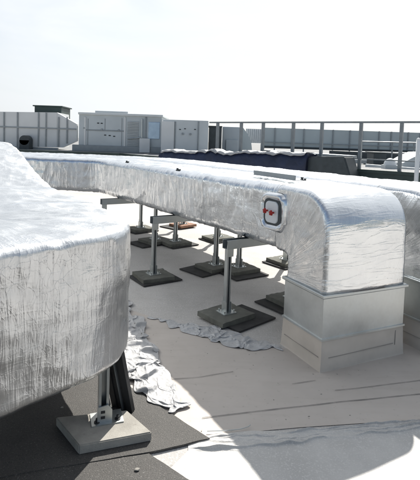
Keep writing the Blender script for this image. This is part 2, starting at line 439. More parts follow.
# ------------------------------------------------------------------ curbs
def curb(n0, sf, label):
    depth, w = .47, W1
    t = empty('roof_curb', Q(sf+depth/2, n0+w/2), label, 'duct curb', 'beige roof curbs under the duct elbows'); t['_abs'] = 1
    def ringbox(bm, levels):
        rows = []
        for z, g in levels:
            rows.append([bm.verts.new(Q(s, n, z)) for s, n in ((sf-g, n0-g), (sf-g, n0+w+g), (sf+depth+g, n0+w+g), (sf+depth+g, n0-g))])
        for a, b in zip(rows, rows[1:]):
            for i in range(4):
                j = (i+1)%4; bm.faces.new((a[i], a[j], b[j], b[i]))
        bm.faces.new(rows[-1]); bm.faces.new(rows[0][::-1])
    def flash(bm):
        ringbox(bm, [(0, .016), (.006,.014), (.02,.013), (.05, .012), (.215, .004), (.232, .0)])
        es = [e for e in bm.edges]
        bmesh.ops.subdivide_edges(bm, edges=es, cuts=5, use_grid_fill=True)
        for v in bm.verts:
            if 0.01 < v.co.z < .23: v.co += Vector((fbm(v.co,5,2), fbm(v.co+Vector((9,0,0)),5,2), 0))*.004
    part('curb_flashing', M['flash'], t, flash, False)
    z, g = .098, .0115
    part('flashing_seam', M['seam_soft'], t, lambda bm: bar(bm, Q(sf-g, n0+.06, z), Q(sf-g, n0+w-.1, z+.006), .004, .004))
    part('flashing_seam', M['seam_soft'], t, lambda bm: bar(bm, Q(sf+.02, n0-g, z+.004), Q(sf+depth-.03, n0-g, z), .004, .004))
    part('flashing_seam', M['seam_soft'], t, lambda bm: bar(bm, Q(sf-.011, n0+w-.08, .09), Q(sf-.006, n0+w-.075, .2), .004, .004))
    def coll(bm):
        ringbox(bm, [(.226,.012),(.24,.012),(.242,.002),(.53,.002)])
    part('metal_collar', M['collar'], t, coll)
    def rim(bm):
        ringbox(bm, [(.532,.018),(.538,.02),(.552,.02),(.556,.014)])
    part('collar_flange', M['galv'], t, rim)
    return t
curb(0, 0, 'beige membrane curb with grey metal collar, whole in view under the hatched duct')
curb(.97, -.12, 'beige curb with metal collar cut off by the right edge of the photo')

# ------------------------------------------------------------------ roof, deck and sheets
def poly_sheet(name, pts, z, m):
    bm = bmesh.new(); bm.faces.new([bm.verts.new((p[0], p[1], z)) for p in pts])
    return from_bm(name, bm, m)
struct(poly_sheet('roof', [(-120,-120),(120,-120),(120,60),(-120,60)], 0, M['roof']))
px = lambda x, y, z=0: at(x, y, z)
sm = [px(60,300), px(133,311), px(165,322), px(204,334), px(284,349), P(.2,.4), P(.5,3.5), P(-1.3,3.6), px(520,412), px(420,420), px(300,428), px(200,437), px(150,452), px(40,470), px(-60,420)]
struct(poly_sheet('roof_membrane', sm, .004, M['smooth']))
def seam_line(pts, w=.006, z=.0085):
    bm = bmesh.new(); q = [px(*p) for p in pts]; fine = resample(q, .03); L, Rr = [], []
    for i, p in enumerate(fine):
        t = (fine[min(i+1,len(fine)-1)]-fine[max(0,i-1)]).normalized(); nn = Vector((-t.y, t.x, 0))
        ww = w*(.5+.5*abs(noise.noise(p*6))+.3*noise.noise(p*30)); j = nn*.004*noise.noise(p*4)
        L.append(bm.verts.new((p.x+nn.x*ww/2+j.x, p.y+nn.y*ww/2+j.y, z))); Rr.append(bm.verts.new((p.x-nn.x*ww/2+j.x, p.y-nn.y*ww/2+j.y, z)))
    for i in range(len(L)-1): bm.faces.new((L[i], L[i+1], Rr[i+1], Rr[i]))
    return bm
par = bpy.data.objects['roof_membrane']
for pts, w in (([(202,419),(260,412),(330,404),(430,394)], .008), ([(335,391.5),(375,387),(430,380)], .006), ([(170,380),(200,378),(236,372)], .006), ([(292,385),(318,381)], .005)):
    from_bm('seam', seam_line(pts, w), M['seam'], par)

# loose rippled strip in front
def ripple_strip():
    up = resample_n([px(*p) for p in ((188,438),(215,436.5),(262,433),(330,429),(380,425),(440,420.5),(540,412))], 260)
    lo = resample_n([px(*p) for p in ((188,453),(230,452),(272,449.5),(315,442),(360,438),(440,432.5),(540,425))], 260)
    bot = resample_n([px(135,505), px(620,505)], 260)
    nv = 60; nf = 14; verts, faces = [], []
    for i, (a, b) in enumerate(zip(up, lo)):
        t = i/259
        for j in range(nv+1):
            v = j/nv; wa = .035*noise.noise(Vector((a.x*2.3, 1, 0)))+.018*noise.noise(Vector((a.x*9, 4, 0))); wb = .045*noise.noise(Vector((a.x*1.9, 8, 0)))+.02*noise.noise(Vector((a.x*8, 6, 0)))
            p = a.lerp(b, v); w = .012*fbm(p, 5, 2) + wa*(1-v) + wb*v
            p = Vector((p.x, p.y + w, 0)); vv = v + .10*noise.noise(p*2.2) + .05*noise.noise(p*7)
            h = .0075
            for c, am, sg in ((.13,.020,.04),(.33,.008,.03),(.56,.010,.03),(.80,.022,.04)):
                h += am*math.exp(-((vv-c-.22*noise.noise(Vector((p.x*2.0, c*9, 0))))/(sg*(.6+.9*abs(noise.noise(Vector((p.x*4, c*3, 5)))))))**2)*max(.0, .45+1.5*noise.noise(Vector((p.x*2.6+c*13, c*5, 1))))
            h += .006*rid(Vector((p.x*6, p.y*16, 3)), 2) + .004*abs(fbm(p, 14, 2)) + .003*abs(fbm(p, 40, 2))
            e = min(1, v*14, (1-v)*5, t*12+.0); h = .0052 + (h-.0052)*e
            verts.append((p.x, p.y, max(.0052, h)))
        last = Vector(verts[-1])
        for j in range(1, nf+1):
            v = j/nf; p = last.lerp(bot[i], v); verts.append((p.x, p.y, .0052+.004*abs(fbm(p, 3, 2))*min(1, v*3)*min(1, t*12)))
    nr = nv+nf+1
    for i in range(259):
        for j in range(nr-1):
            k = i*nr+j; faces.append((k, k+1, k+nr+1, k+nr))
    me = bpy.data.meshes.new('loose_membrane'); me.from_pydata(verts, [], faces)
    return tag(link('loose_membrane', me, M['loose'], None, True), 'pale speckled roofing sheet in front of the curb, its far edge rippled', 'roofing sheet')
ripple_strip()
def cord(name, pts, r, label, cat, m):
    bm = bmesh.new(); q = resample([px(*p) for p in pts], .02)
    for a, b in zip(q, q[1:]): cyl(bm, (a.x,a.y,.014+r), (b.x,b.y,.014+r), r, 6)
    return tag(from_bm(name, bm, m), label, cat)
cord('cable_offcut', [(207,434),(225,433.5),(240,432),(248,429.5),(250.5,427.5)], .0025, 'thin grey cable offcut curling on the sunlit roof', 'cable', M['strut'])

# dark granule mats under the left duct
def slab(name, pts, z0, z1, m, label, cat, group=None, wob=.006):
    bm = bmesh.new(); q = []
    for a, b in zip(pts, pts[1:]+pts[:1]):
        k = max(1, int((b-a).length/.03))
        for i in range(k):
            p = a.lerp(b, i/k); q.append((p.x+wob*noise.noise(p*9), p.y+wob*noise.noise(p*9+Vector((5,0,0)))))
    prism(bm, q, z0, z1); return tag(from_bm(name, bm, m), label, cat, group)
slab('granule_mat', [px(-160,420), px(40,345), px(105,366), px(130,389), px(172,417), px(209.5,441), px(150,455), px(60,470), px(-140,505)], .005, .016, M['mat'],
     'dark granular roofing mat under the left duct, its pointed corner in sunlight', 'roofing mat', 'dark roofing mats')
slab('granule_mat', [px(-150,506), px(60,470), px(149,456.3), px(187,481), Vector((.9,1.42,0)), Vector((2.6,.3,0)), Vector((2.6,-2.6,0)), Vector((-3.5,-2.2,0)), Vector((-3.5,1.6,0))], .005, .013, M['mat'],
     'dark granular roofing mat at the bottom edge, extended out of view to darken foil reflections', 'roofing mat', 'dark roofing mats')  # stretch around and behind the camera is added to darken reflections in the foil

# ------------------------------------------------------------------ crumpled sheets
import numpy as np
def crumple(name, path, widths, m, label, cat, stretch, seed, nu=120, nv=56, floor=.02, steps=220, h0=.07):
    """a sheet with more cloth than ground: it is dropped and left to buckle into folds"""
    c = [px(*p) for p in path]; ds = [0]
    for a, b in zip(c, c[1:]): ds.append(ds[-1]+(b-a).length)
    def ev(t):
        t *= ds[-1]; j = 0
        while j < len(ds)-2 and ds[j+1] < t: j += 1
        f = (t-ds[j])/(ds[j+1]-ds[j]); return c[j].lerp(c[j+1], f), widths[j]+(widths[j+1]-widths[j])*f
    X = np.zeros((nu+1, nv+1, 3)); so = Vector((seed*3.7, seed*1.3, 0))
    for i in range(nu+1):
        t = i/nu; p, w = ev(t); p2, _ = ev(min(1, t+.04)); p1, _ = ev(max(0, t-.04)); tg = (p2-p1).normalized(); sd = Vector((tg.y, -tg.x, 0))
        for j in range(nv+1):
            v = j/nv*2-1; q = p + sd*v*w*(1+.3*noise.noise(Vector((t*7+seed, 2.2 if v > 0 else 7.7, 0))))
            hgt = floor + h0*(.5+.7*fbm(q*1.0+so, 6, 2)) + .5*h0*noise.noise(q*15+so)
            X[i, j] = (q.x+.03*noise.noise(q*8+so), q.y+.03*noise.noise(q*8-so), max(floor, hgt))
    fl = X.copy(); fl[..., 2] = 0
    cons = []
    for (di, dj, k) in ((1,0,.9),(0,1,.9),(1,1,.45),(1,-1,.45),(2,0,.08),(0,2,.08)):
        for par_i in range(2 if di else 1):
            for par_j in range(2 if dj else 1):
                I, J = np.meshgrid(np.arange(nu+1), np.arange(nv+1), indexing='ij')
                ok = (I+di <= nu) & (J+dj <= nv) & (J+dj >= 0)
                if di: ok &= ((I//di) % 2 == par_i)
                if dj and not di: ok &= ((J//abs(dj)) % 2 == par_j)
                elif di and dj and par_j: continue
                A = (I[ok], J[ok]); B = (I[ok]+di, J[ok]+dj)
                if len(A[0]) == 0: continue
                L = np.linalg.norm(fl[A]-fl[B], axis=1)*stretch
                cons.append((A, B, L, k))
    V = np.zeros_like(X)
    for st in range(steps):
        V *= .93; V[..., 2] -= .0006
        Y = X + V
        for it in range(4):
            for A, B, L, k in cons:
                d = Y[B]-Y[A]; l = np.linalg.norm(d, axis=1)+1e-9; g = ((l-L)/l*.5*k)[:, None]*d
                Y[A] += g; Y[B] -= g
            under = Y[..., 2] < floor
            Y[..., 2] = np.maximum(Y[..., 2], floor)
            Y[..., :2] = np.where(under[..., None], X[..., :2]*.85+Y[..., :2]*.15, Y[..., :2])
        V = Y-X; X = Y
    faces = [(i*(nv+1)+j, (i+1)*(nv+1)+j, (i+1)*(nv+1)+j+1, i*(nv+1)+j+1) for i in range(nu) for j in range(nv)]
    me = bpy.data.meshes.new(name); me.from_pydata(X.reshape(-1,3).tolist(), [], faces)
    o = link(name, me, m, None, True)
    md = o.modifiers.new('smooth', 'SMOOTH'); md.factor = .5; md.iterations = 2
    md = o.modifiers.new('thickness', 'SOLIDIFY'); md.thickness = .003; md.offset = 1
    md = o.modifiers.new('fine', 'SUBSURF'); md.levels = 1; md.render_levels = 1
    return tag(o, label, cat)
crumple('crumpled_sheet', [(112,300),(121,325),(134,350),(146,374),(160,396),(182,418)], [.16,.17,.17,.17,.13,.03], M['tarp'], 'crumpled white cloth sheet in the sun beside the left duct', 'sheet', 1.38, 2.0, 130, 60, .02, 130, .24)
crumple('crumpled_sheet', [(150,318),(178,326),(205,332),(232,341),(258,346),(280,348)], [.02,.06,.11,.12,.07,.04], M['plastic'], 'crumpled grey plastic sheet in the shade around a support foot', 'sheet', 1.4, 5.0, 120, 36, .010, 200, .05)

# ------------------------------------------------------------------ duct supports
def strut_profile(bm, a, b, w, axis):   # open channel: web + two flanges + lips
    a, b = Vector(a), Vector(b); d = (b-a).normalized(); y = axis.normalized(); x = y.cross(d).normalized(); t = .004
    def pl(cx, cy, sx, sy):
        rot = Matrix((x, y, d)).transposed(); box(bm, (a+b)/2 + x*cx + y*cy, (sx, sy, (b-a).length), rot=rot)
    h = w/2
    pl(0, h-t/2, w, t); pl(-h+t/2, -t/2, t, w-t); pl(h-t/2, -t/2, t, w-t); pl(-h+.009, -h+t/2-.0, .010, t); pl(h-.009, -h+t/2, .010, t)
def make_leg(parent, s, n, z0, z1, w=.045):
    lg = bmesh.new(); strut_profile(lg, P(s,n,z0+.008), P(s,n,z1), w, D); leg = from_bm('leg', lg, M['strut'], parent)
    def foot(bm):
        box(bm, P(s, n, z0+.004), (.14,.13,.008), AZ)
        for sg in (-1, 1):
            box(bm, P(s, n+sg*(w/2+.004), z0+.055), (.005,.07,.095), AZ)
        box(bm, P(s+w/2+.005, n, z0+.075), (.045,.006,.13), AZ)
        for ss, sn in ((.045,.05),(-.045,.05),(.045,-.05),(-.045,-.05)): cyl(bm, P(s+ss, n+sn, z0+.008), P(s+ss, n+sn, z0+.03), .009, 6)
    f = part('foot_bracket', M['galv'], leg, foot); f.location = (0,0,0)
    return leg
def make_pad(s, n, rz, label_p, label_m, size=(.40,.36), mat_off=(0,0), m='paver_dark'):
    def pv(bm):
        box(bm, P(s, n, .043), (size[0]*random.uniform(.94,1.05), size[1]*random.uniform(.94,1.05), .044), AZ+rz+random.uniform(-.04,.04))
        bmesh.ops.subdivide_edges(bm, edges=[e for e in bm.edges if abs(e.verts[0].co.z-e.verts[1].co.z) < .01], cuts=9, use_grid_fill=True)
        for v in bm.verts:
            c = P(s, n, .043); o = v.co-c; e = max(abs(o.dot(D)), abs(o.dot(N)))
            v.co += Vector((noise.noise(v.co*16), noise.noise(v.co*16+Vector((7,0,0))), 0))*.006*min(1, e*6)
            if v.co.z > .06: v.co.z -= .006*rid(v.co*13, 3) if e > .15 else .0015*abs(noise.noise(v.co*10))
    solid('paver_slab', M[m], pv, label_p, 'paver', 'paver slabs under the duct supports')
    def rb(bm): box(bm, P(s+mat_off[0], n+mat_off[1], .0135), (size[0]*1.22, size[1]*1.18, .015), AZ+rz+.06, bev=.003)
    solid('rubber_mat', M['rubber'], rb, label_m, 'rubber mat', 'rubber mats under the paver slabs')
def support(s, nl, nr, label, pads):
    t = empty('duct_support', P(s, (nl+nr)/2), label, 'duct support', 'galvanised supports under the ducts'); t['_abs'] = 1
    for n in (nl, nr): make_leg(t, s, n, .065, ZB-.085)
    bm = bmesh.new(); a, b = P(s, nl-.04, ZB-.045), P(s, nr+.04, ZB-.045); strut_profile(bm, a, b, .08, -UP)
    from_bm('cross_beam', bm, M['strut'], t)
    for n in (nl, nr): part('corner_plate', M['galv'], t, lambda bm: box(bm, P(s-.028, n, ZB-.10), (.07,.006,.11), AZ))
    for (n, rz, lp, lm, mo) in pads: make_pad(s, n, rz, lp, lm, mat_off=mo, m='brown' if 'brownish' in lp else 'paver_dark')
    return t
support(1.06, -.02, .80, 'galvanised support nearest the curb, its front leg beside the grey plastic sheet',
    [(-.02, .1, 'grey paver with grey plastic sheet bunched against it', 'black rubber mat under the paver beside the grey plastic sheet', (-.06,.12)),
     (.80, 0, 'paver half hidden behind the whole beige curb', 'rubber mat half hidden behind the whole beige curb', (0,-.07))])
support(2.42, -.07, .80, 'galvanised support second from the curb, its front leg standing clear in the open',
    [(-.07, -.05, 'paver under the free-standing front leg between the left duct and the plastic sheet', 'rubber mat under the paver of the free-standing front leg', (0,.02)),
     (.80, .12, 'paver under the back leg of the second support, touching a neighbouring paver', 'rubber mat under the back leg of the second support', (.02,-.14))])
support(4.05, -.06, .78, 'galvanised support farthest along the hatched duct, partly hidden by the left duct',
    [(-.06, 0, 'paver of the farthest support, hidden behind the left duct', 'rubber mat of the farthest support behind the left duct', (0,0)),
     (.78, .1, 'paver under the back leg of the farthest support', 'rubber mat under the back leg of the farthest support', (0,-.12))])
support(2.2, 1.0, 1.80, 'galvanised support of the rear duct, seen behind the leg nearest the curb',
    [(1.0, -.08, 'larger mossy paver behind the leg nearest the curb', 'rubber mat under the mossy paver of the rear duct', (-.1,-.02)),
     (1.80, 0, 'paver under the far leg of the rear duct, below the hatch', 'rubber mat below the hatch under the rear duct', (0,0))])
support(3.8, 1.0, 1.80, 'galvanised support of the rear duct, middle one of its row',
    [(1.0, .05, 'paver of the rear duct beside the far pair of legs', 'rubber mat of the rear duct beside the far pair of legs', (0,.05)),
     (1.80, 0, 'paver at the far side of the rear duct, middle of its row', 'rubber mat at the far side of the rear duct, middle of its row', (0,0))])
support(5.0, .98, 1.84, 'galvanised support of the rear duct standing farthest off in sunlight',
    [(.98, .1, 'sunlit paver by the edge of the left duct', 'rubber mat by the edge of the left duct', (0,0)),
     (1.84, .2, 'sunlit brownish paver farthest off between the duct legs', 'rubber mat under the brownish paver farthest off', (.05,-.1))])

# galvanised angle lying on the duct top
def angle_piece(bm):
    a, b = at(257, 174.5, ZT+.035), at(299, 180.5, ZT+.035); q = (b-a).normalized(); sd = Vector((-q.y, q.x, 0))
    bar(bm, a, b, .07, .005); bar(bm, a - sd*.037 + UP*.02, b - sd*.037 + UP*.02, .005, .045)
solid('steel_angle', M['pipe'], angle_piece, 'loose galvanised steel angle lying on top of the hatched duct', 'steel angle')

# ------------------------------------------------------------------ big left duct
def left_duct():
    t = empty('insulated_duct', (-.9,2.8,0), 'big foil-wrapped elbow duct filling the left foreground above a concrete paver', 'duct', 'foil wrapped rooftop ducts'); t['_abs'] = 1
    zb = .385
    cor = Vector((-.30, 2.466, 0)); dA = Vector((-.55,.83,0)).normalized(); dB = Vector((-.65,-.77,0)).normalized()
    r = .55; half = math.acos(dA.dot(dB))/2; tl = r/math.tan(half); cen = cor + (dA+dB).normalized()*(r/math.sin(half))
    pa, pb = cor+dA*tl, cor+dB*tl
    a0 = math.atan2(pa.y-cen.y, pa.x-cen.x); a1 = math.atan2(pb.y-cen.y, pb.x-cen.x)
    if a1 > a0: a1 -= 2*math.pi
    outer = []; a = 5.4
    turn_at = 4.9
    outer += [cor+dA*q for q in [x*.25 for x in range(20, 1, -1)] if q > tl+.05] + [cen+Vector((math.cos(a0+(a1-a0)*i/24), math.sin(a0+(a1-a0)*i/24),0))*r for i in range(25)] + [cor+dB*(tl+.25*i) for i in range(1,8)]
    W = .85
    # inner edge: same path offset inwards with a tight corner
    nA = Vector((-dA.y, dA.x, 0)); nA = nA if nA.dot(cen-cor) > 0 else -nA
    nB = Vector((-dB.y, dB.x, 0)); nB = nB if nB.dot(cen-cor) > 0 else -nB
    inc = cor + (dA+dB).normalized()*(W/math.sin(half))
    O = resample(outer, .016); secs = []; u = 0; prev = None
    for p in O:
        qa = (p-cor).dot(dA); qb = (p-cor).dot(dB)
        if (p-pa).dot(dA) >= 0: inn = p + nA*W
        elif (p-pb).dot(dB) >= 0: inn = p + nB*W
        else: inn = inc + (p-cen)*.02
        # ease the inner edge so that straight parts end at the mitre
        if (inn-inc).dot(dA) < 0 and (p-pa).dot(dA) >= 0: inn = inc.copy() + (p-pa)*.01
        if (inn-inc).dot(dB) < 0 and (p-pb).dot(dB) >= 0: inn = inc.copy() + (p-pb)*.01
        if prev is not None: u += (p-prev).length
        prev = p
        x = max(0, (p-cor).dot(dA)) if (p-pa).dot(dA) >= 0 else 0
        f = min(1, max(0, (x-2.15)/2.1)); f = f*f*(3-2*f)*.55 + f**.8*.45 if f > 0 else 0
        zt = 1.125 + .37*f
        c = (p+inn)/2; sd = (p-inn).normalized()
        secs.append((Vector((c.x,c.y,(zb+zt)/2)), sd, UP.copy(), (p-inn).length/2, (zt-zb)/2, .05, u))
    o = Vector((17,3,8))
    def df(p, u, v, na, nb):
        q = p+o
        d = .012*fbm(q, 2.4, 2) + .004*fbm(q, 11, 2)
        d += .0025*rid(Vector((u*13, v*1.1, 2.0)) + Vector((fbm(q,2.5,1),0,0)), 2)*(1-abs(nb)*.6)
        if nb > .3: d += .004*rid(Vector((u*2.2, v*7, 1.3)), 3)
        zz = (p.z-1.0)
        if abs(nb) < .95: d += .004*rid(q*6.0, 2)*max(0, min(1, zz*10))
        return d-.004
    sweep('foil_jacket', secs, df, M['foil_left'], t, counts=(16,8,40,9,40,9,40,8,16), crown=.03)
    L = secs[-1][6]
    for u0, w in ((L-4.05,.10),(L-3.0,.10)):
        ss = [x for x in secs if u0 <= x[6] <= u0+w]; sweep('tape_band', ss, lambda p,u,v,na,nb: df(p,u,v,na,nb) - (.006 if u < ss[0][6]+.001 or u > ss[-1][6]-.001 else 0), M['foil2'], t, counts=(16,8,40,9,40,9,40,8,16), off=.002, caps=False, crown=.03)
    return t
left_duct()

# its concrete paver, leg and the dark frame leaning behind
pv = [px(56,417,.066), px(79,445.5,.066), px(152,432,.066), px(127,410,.066)]
bm = bmesh.new(); prism(bm, [(p.x,p.y) for p in pv], .016, .066); bmesh.ops.bevel(bm, geom=list(bm.edges), offset=.005, segments=2, affect='EDGES')
tag(from_bm('paver_slab', bm, M['paver']), 'clean pale concrete paver, biggest in view, under the left duct', 'paver', 'paver slabs under the duct supports')
pc = sum(pv, Vector())/4
e1 = (pv[2]-pv[1]).normalized(); ang = math.atan2(e1.y, e1.x)
lp = px(103, 419, .066)
ls = empty('duct_support', (lp.x, lp.y, .066), 'shiny channel leg with holed base bracket standing on the pale paver', 'duct support', 'galvanised supports under the ducts')
ls['_abs'] = 1
e2 = Vector((-e1.y, e1.x, 0))
bm = bmesh.new(); strut_profile(bm, lp+UP*.006, lp+UP*.40, .055, e2); leg = from_bm('leg', bm, M['galv'], ls)
def footb(bm):
    box(bm, lp+UP*.003+e1*.02, (.17,.12,.006), ang)
    for sg in (-1, 1):
        o = lp + e2*(-.034) + UP*.055 + e1*(sg*.0)
        # pointed gusset with two slots built from strips
    q = lp - e2*.034
    vs = [(-.034,.006),(.044,.006),(.044,.070),(.022,.098),(-.034,.088)]
    def tri(pts, y0, y1):
        lo = [bm.verts.new(q + e1*a + UP*b + e2*y0) for a, b in pts]; hi = [bm.verts.new(q + e1*a + UP*b + e2*y1) for a, b in pts]
        bm.faces.new(lo); bm.faces.new(hi[::-1])
        for i in range(len(pts)):
            j = (i+1)%len(pts); bm.faces.new((lo[i], hi[i], hi[j], lo[j]))
    tri(vs, -.004, .004)
    box(bm, lp+e1*.034+UP*.05, (.005,.07,.09), ang)
f = part('foot_bracket', M['galv'], leg, footb); f.location = (0,0,0)
for z in (.032, .062):
    f = part('slot', M['black'], leg, lambda bm: box(bm, lp - e2*.0386 + e1*-.005 + UP*z, (.022,.003,.014), ang)); f.location = (0,0,0)
for a in (.075, -.035):
    def bolt(bm):
        q = lp + e1*a - e2*.03 + UP*.006; cyl(bm, q, q+UP*.004, .016, 14); cyl(bm, q+UP*.003, q+UP*.022, .008, 6)
    f = part('anchor_bolt', M['black'], leg, bolt); f.location = (0,0,0)

def lean():
    b0, b1 = px(131, 411, .016), px(116, 406, .016)
    t = empty('leaning_frame', (b0.x,b0.y,.016), 'black steel frame leaning under the left duct behind the paver', 'steel frame'); t['_abs'] = 1
    dirv = (at(120,352,.43)-b0); t0 = b0+dirv; t1 = b1+dirv*.98
    part('side_rail', M['black'], t, lambda bm: bar(bm, b0, t0, .035, .03)); part('side_rail', M['black'], t, lambda bm: bar(bm, b1, t1, .035, .03))
    def pan(bm):
        k = .03
        q = [b0.lerp(b1,.12), b0.lerp(b1,.88), t1.lerp(t0,.12), t0.lerp(t1,.12)]
        nn = (q[1]-q[0]).cross(q[2]-q[1]).normalized()*.004
        lo = [bm.verts.new(p-nn) for p in q]; hi = [bm.verts.new(p+nn) for p in q]
        bm.faces.new(lo[::-1]); bm.faces.new(hi)
        for i in range(4): bm.faces.new((lo[i], lo[(i+1)%4], hi[(i+1)%4], hi[i]))
    part('web_plate', M['rubber'], t, pan)
    mid = b0.lerp(b1,.5); part('centre_bar', M['rail'], t, lambda bm: bar(bm, mid+Vector((0,-.012,0)), mid+dirv+Vector((0,-.012,0)), .008, .012))
lean()
# scraps on the mats
for (x, y, s, lb) in ((137,469.5,.011,'small pale stone chip on the sunlit dark mat'),(62,407.5,.007,'tiny white scrap in the shadow under the left duct'),(103,407,.006,'tiny white scrap in the shade beside the duct leg')):
    p = px(x, y, .018); bm = bmesh.new(); bmesh.ops.create_icosphere(bm, subdivisions=2, radius=s, matrix=Matrix.Translation(p) @ Matrix.Diagonal((1.2,.8,.5,1)))
    for v in bm.verts: v.co += Vector((1,1,1))*.3*s*noise.noise(v.co*120)
    tag(from_bm('stone_chip', bm, M['paver']), lb, 'stone chip')

def grit(bm):
    rnd = random.Random(3)
    for i in range(260):
        y = rnd.uniform(2.25, 7.2); x = rnd.uniform(-.42, .36)*y
        if (Vector((x,y,0))-A2).dot(D2) > -.05 and (Vector((x,y,0))-A2).dot(N2) > -.05 and y < 4.2: continue
        r_ = rnd.uniform(.001, .0034)
        bmesh.ops.create_icosphere(bm, subdivisions=1, radius=r_, matrix=Matrix.Translation((x,y,.004+r_*.5)) @ Matrix.Rotation(rnd.uniform(0,3),4,'Z') @ Matrix.Diagonal((rnd.uniform(1,2.4),1,.6,1)))
gr = part('roof_grit', M['paver'], None, grit); tag(gr, 'dark grit and specks scattered over the pale roof membrane', 'grit', None, 'stuff')

# ------------------------------------------------------------------ raised deck behind
ZD = 1.05
E = [Vector((30,-9.5,0)), Vector((4.8,10.3,0)), Vector((-2.4,16.0,0)), Vector((-3.4,17.3,0)), Vector((-16,18.6,0)), Vector((-60,21,0))]
E[0] = E[1] + (E[1]-E[2]).normalized()*12
far = [Vector((-900,60,0)), Vector((-900,1500,0)), Vector((900,1500,0)), Vector((900,E[0].y,0))]
struct(poly_sheet('raised_roof', [(p.x,p.y) for p in E+far], ZD, M['deck']))
def fascia(bm):
    for a, b in zip(E, E[1:]):
        d = (b-a).normalized(); nn = Vector((d.y, -d.x, 0)); nn = nn if nn.y < 0 else -nn
        c = (a+b)/2; ang_ = math.atan2(d.y, d.x)
        box(bm, Vector((c.x,c.y,0))+nn*.055+UP*.34, ((b-a).length+.05,.1,.68), ang_)
        box(bm, Vector((c.x,c.y,0))+nn*.06+UP*.83, ((b-a).length+.07,.13,.30), ang_)
        box(bm, Vector((c.x,c.y,0))+nn*.05+UP*1.02, ((b-a).length+.1,.20,.075), ang_)
tag(part('parapet_wall', M['fascia'], None, fascia), 'dark green parapet wall below the guard rail behind the ducts', 'parapet')

# guard rail
def edge_u(x):                           # point on the deck edge under photo column x
    for a, b in zip(E, E[1:]):
        d = ray(x, 150); den = d.x*(b-a).y - d.y*(b-a).x
        t = (a.y*d.x - a.x*d.y)/(-den) if abs(den) > 1e-9 else -1
        if 0 <= t <= 1: return a + (b-a)*t
    return None
g = empty('guard_rail', tuple(edge_u(300)), 'grey steel guard rail with upright posts along the raised roof edge', 'guard rail'); g['_abs'] = 1
inset = Vector((.06,.1,0))
posts = [edge_u(x)*1.008 for x in (217,240.5,262.4,292.5,321,360,400.5,421)]
dv = (posts[-2]-posts[-3]); posts[-1] = posts[-2]+dv; posts += [posts[-1]+dv, posts[-1]+dv*2]
for i, p in enumerate(posts):
    w = .075
    part('post', M['rail'], g, lambda bm: box(bm, p+UP*(ZD+.57), (w,w,1.14), math.atan2(dv.y,dv.x)))
rail_a = edge_u(207)+inset
part('top_rail', M['rail'], g, lambda bm: bar(bm, rail_a+UP*(ZD+1.165), posts[-1]+UP*(ZD+1.165), .06, .045))
part('kick_rail', M['rail'], g, lambda bm: bar(bm, posts[4]+UP*(ZD+.25)+Vector((.05,.05,0)), posts[-1]+UP*(ZD+.25)+Vector((.05,.05,0)), .03, .03))

# navy tarp covered stack in front of the parapet
def tarp_stack():
    t = empty('covered_stack', (0,12.2,0), 'long low stack under a navy blue tarp with white sheeting on top', 'covered stack'); t['_abs'] = 1
    a, b = edge_u(176), edge_u(321); d = (b-a).normalized(); nn = Vector((d.y,-d.x,0)); nn = nn if nn.y < 0 else -nn; L = (b-a).length
    a = a+nn*.25
    SAG = lambda x: -.13*(1-x/L)-.02+.05*noise.noise(Vector((x*1.7,0,3)))+.12*abs(noise.noise(Vector((x*2.6,4,0))))+.015*noise.noise(Vector((x*9,0,0)))
    nu, prof = 150, [(.0,1.30),(.0,1.37),(.45,1.40),(.52,1.36),(.56,1.25),(.58,1.05),(.60,.8),(.62,.5),(.64,.2),(.66,.0)]
    verts, faces = [], []
    for i in range(nu+1):
        x = L*i/nu; sag = SAG(x)
        for k, (q, z) in enumerate(prof):
            fold = .03*noise.noise(Vector((x*5, z*.7, 3)))*(k > 3)
            p = a + d*x + nn*(q+fold); zz = z + (sag if z > .9 else sag*z)
            verts.append((p.x, p.y, max(.0, zz)))
    m_ = len(prof)
    for i in range(nu):
        for k in range(m_-1): faces.append((i*m_+k, i*m_+k+1, (i+1)*m_+k+1, (i+1)*m_+k))
    faces.append(tuple(range(m_))); faces.append(tuple(range(nu*m_, (nu+1)*m_))[::-1])
    me = bpy.data.meshes.new('tarp'); me.from_pydata(verts, [], faces); link('tarp', me, M['navy'], t, True)
    verts, faces = [], []; kk = 8
    for i in range(nu+1):
        x = L*(.02+.97*i/nu); sag = SAG(x)
        for k in range(kk+1):
            q = .02+.55*k/kk + (.02*noise.noise(Vector((x*4,1,2))) if k == kk else 0); z = 1.41+sag+.018*noise.noise(Vector((x*3,q*4,1)))
            if k == kk: z -= .055+.04*noise.noise(Vector((x*3.3,5,0)))
            if k == kk-1: z -= .008
            p = a+d*x+nn*(q+(.0 if k < kk-1 else .02)); verts.append((p.x,p.y,z+.012))
    for i in range(nu):
        for k in range(kk): faces.append((i*(kk+1)+k, i*(kk+1)+k+1, (i+1)*(kk+1)+k+1, (i+1)*(kk+1)+k))
    me = bpy.data.meshes.new('white_cover'); me.from_pydata(verts, [], faces); o = link('white_cover', me, M['tarp'], t, True)
    md = o.modifiers.new('thickness','SOLIDIFY'); md.thickness = .012
tarp_stack()
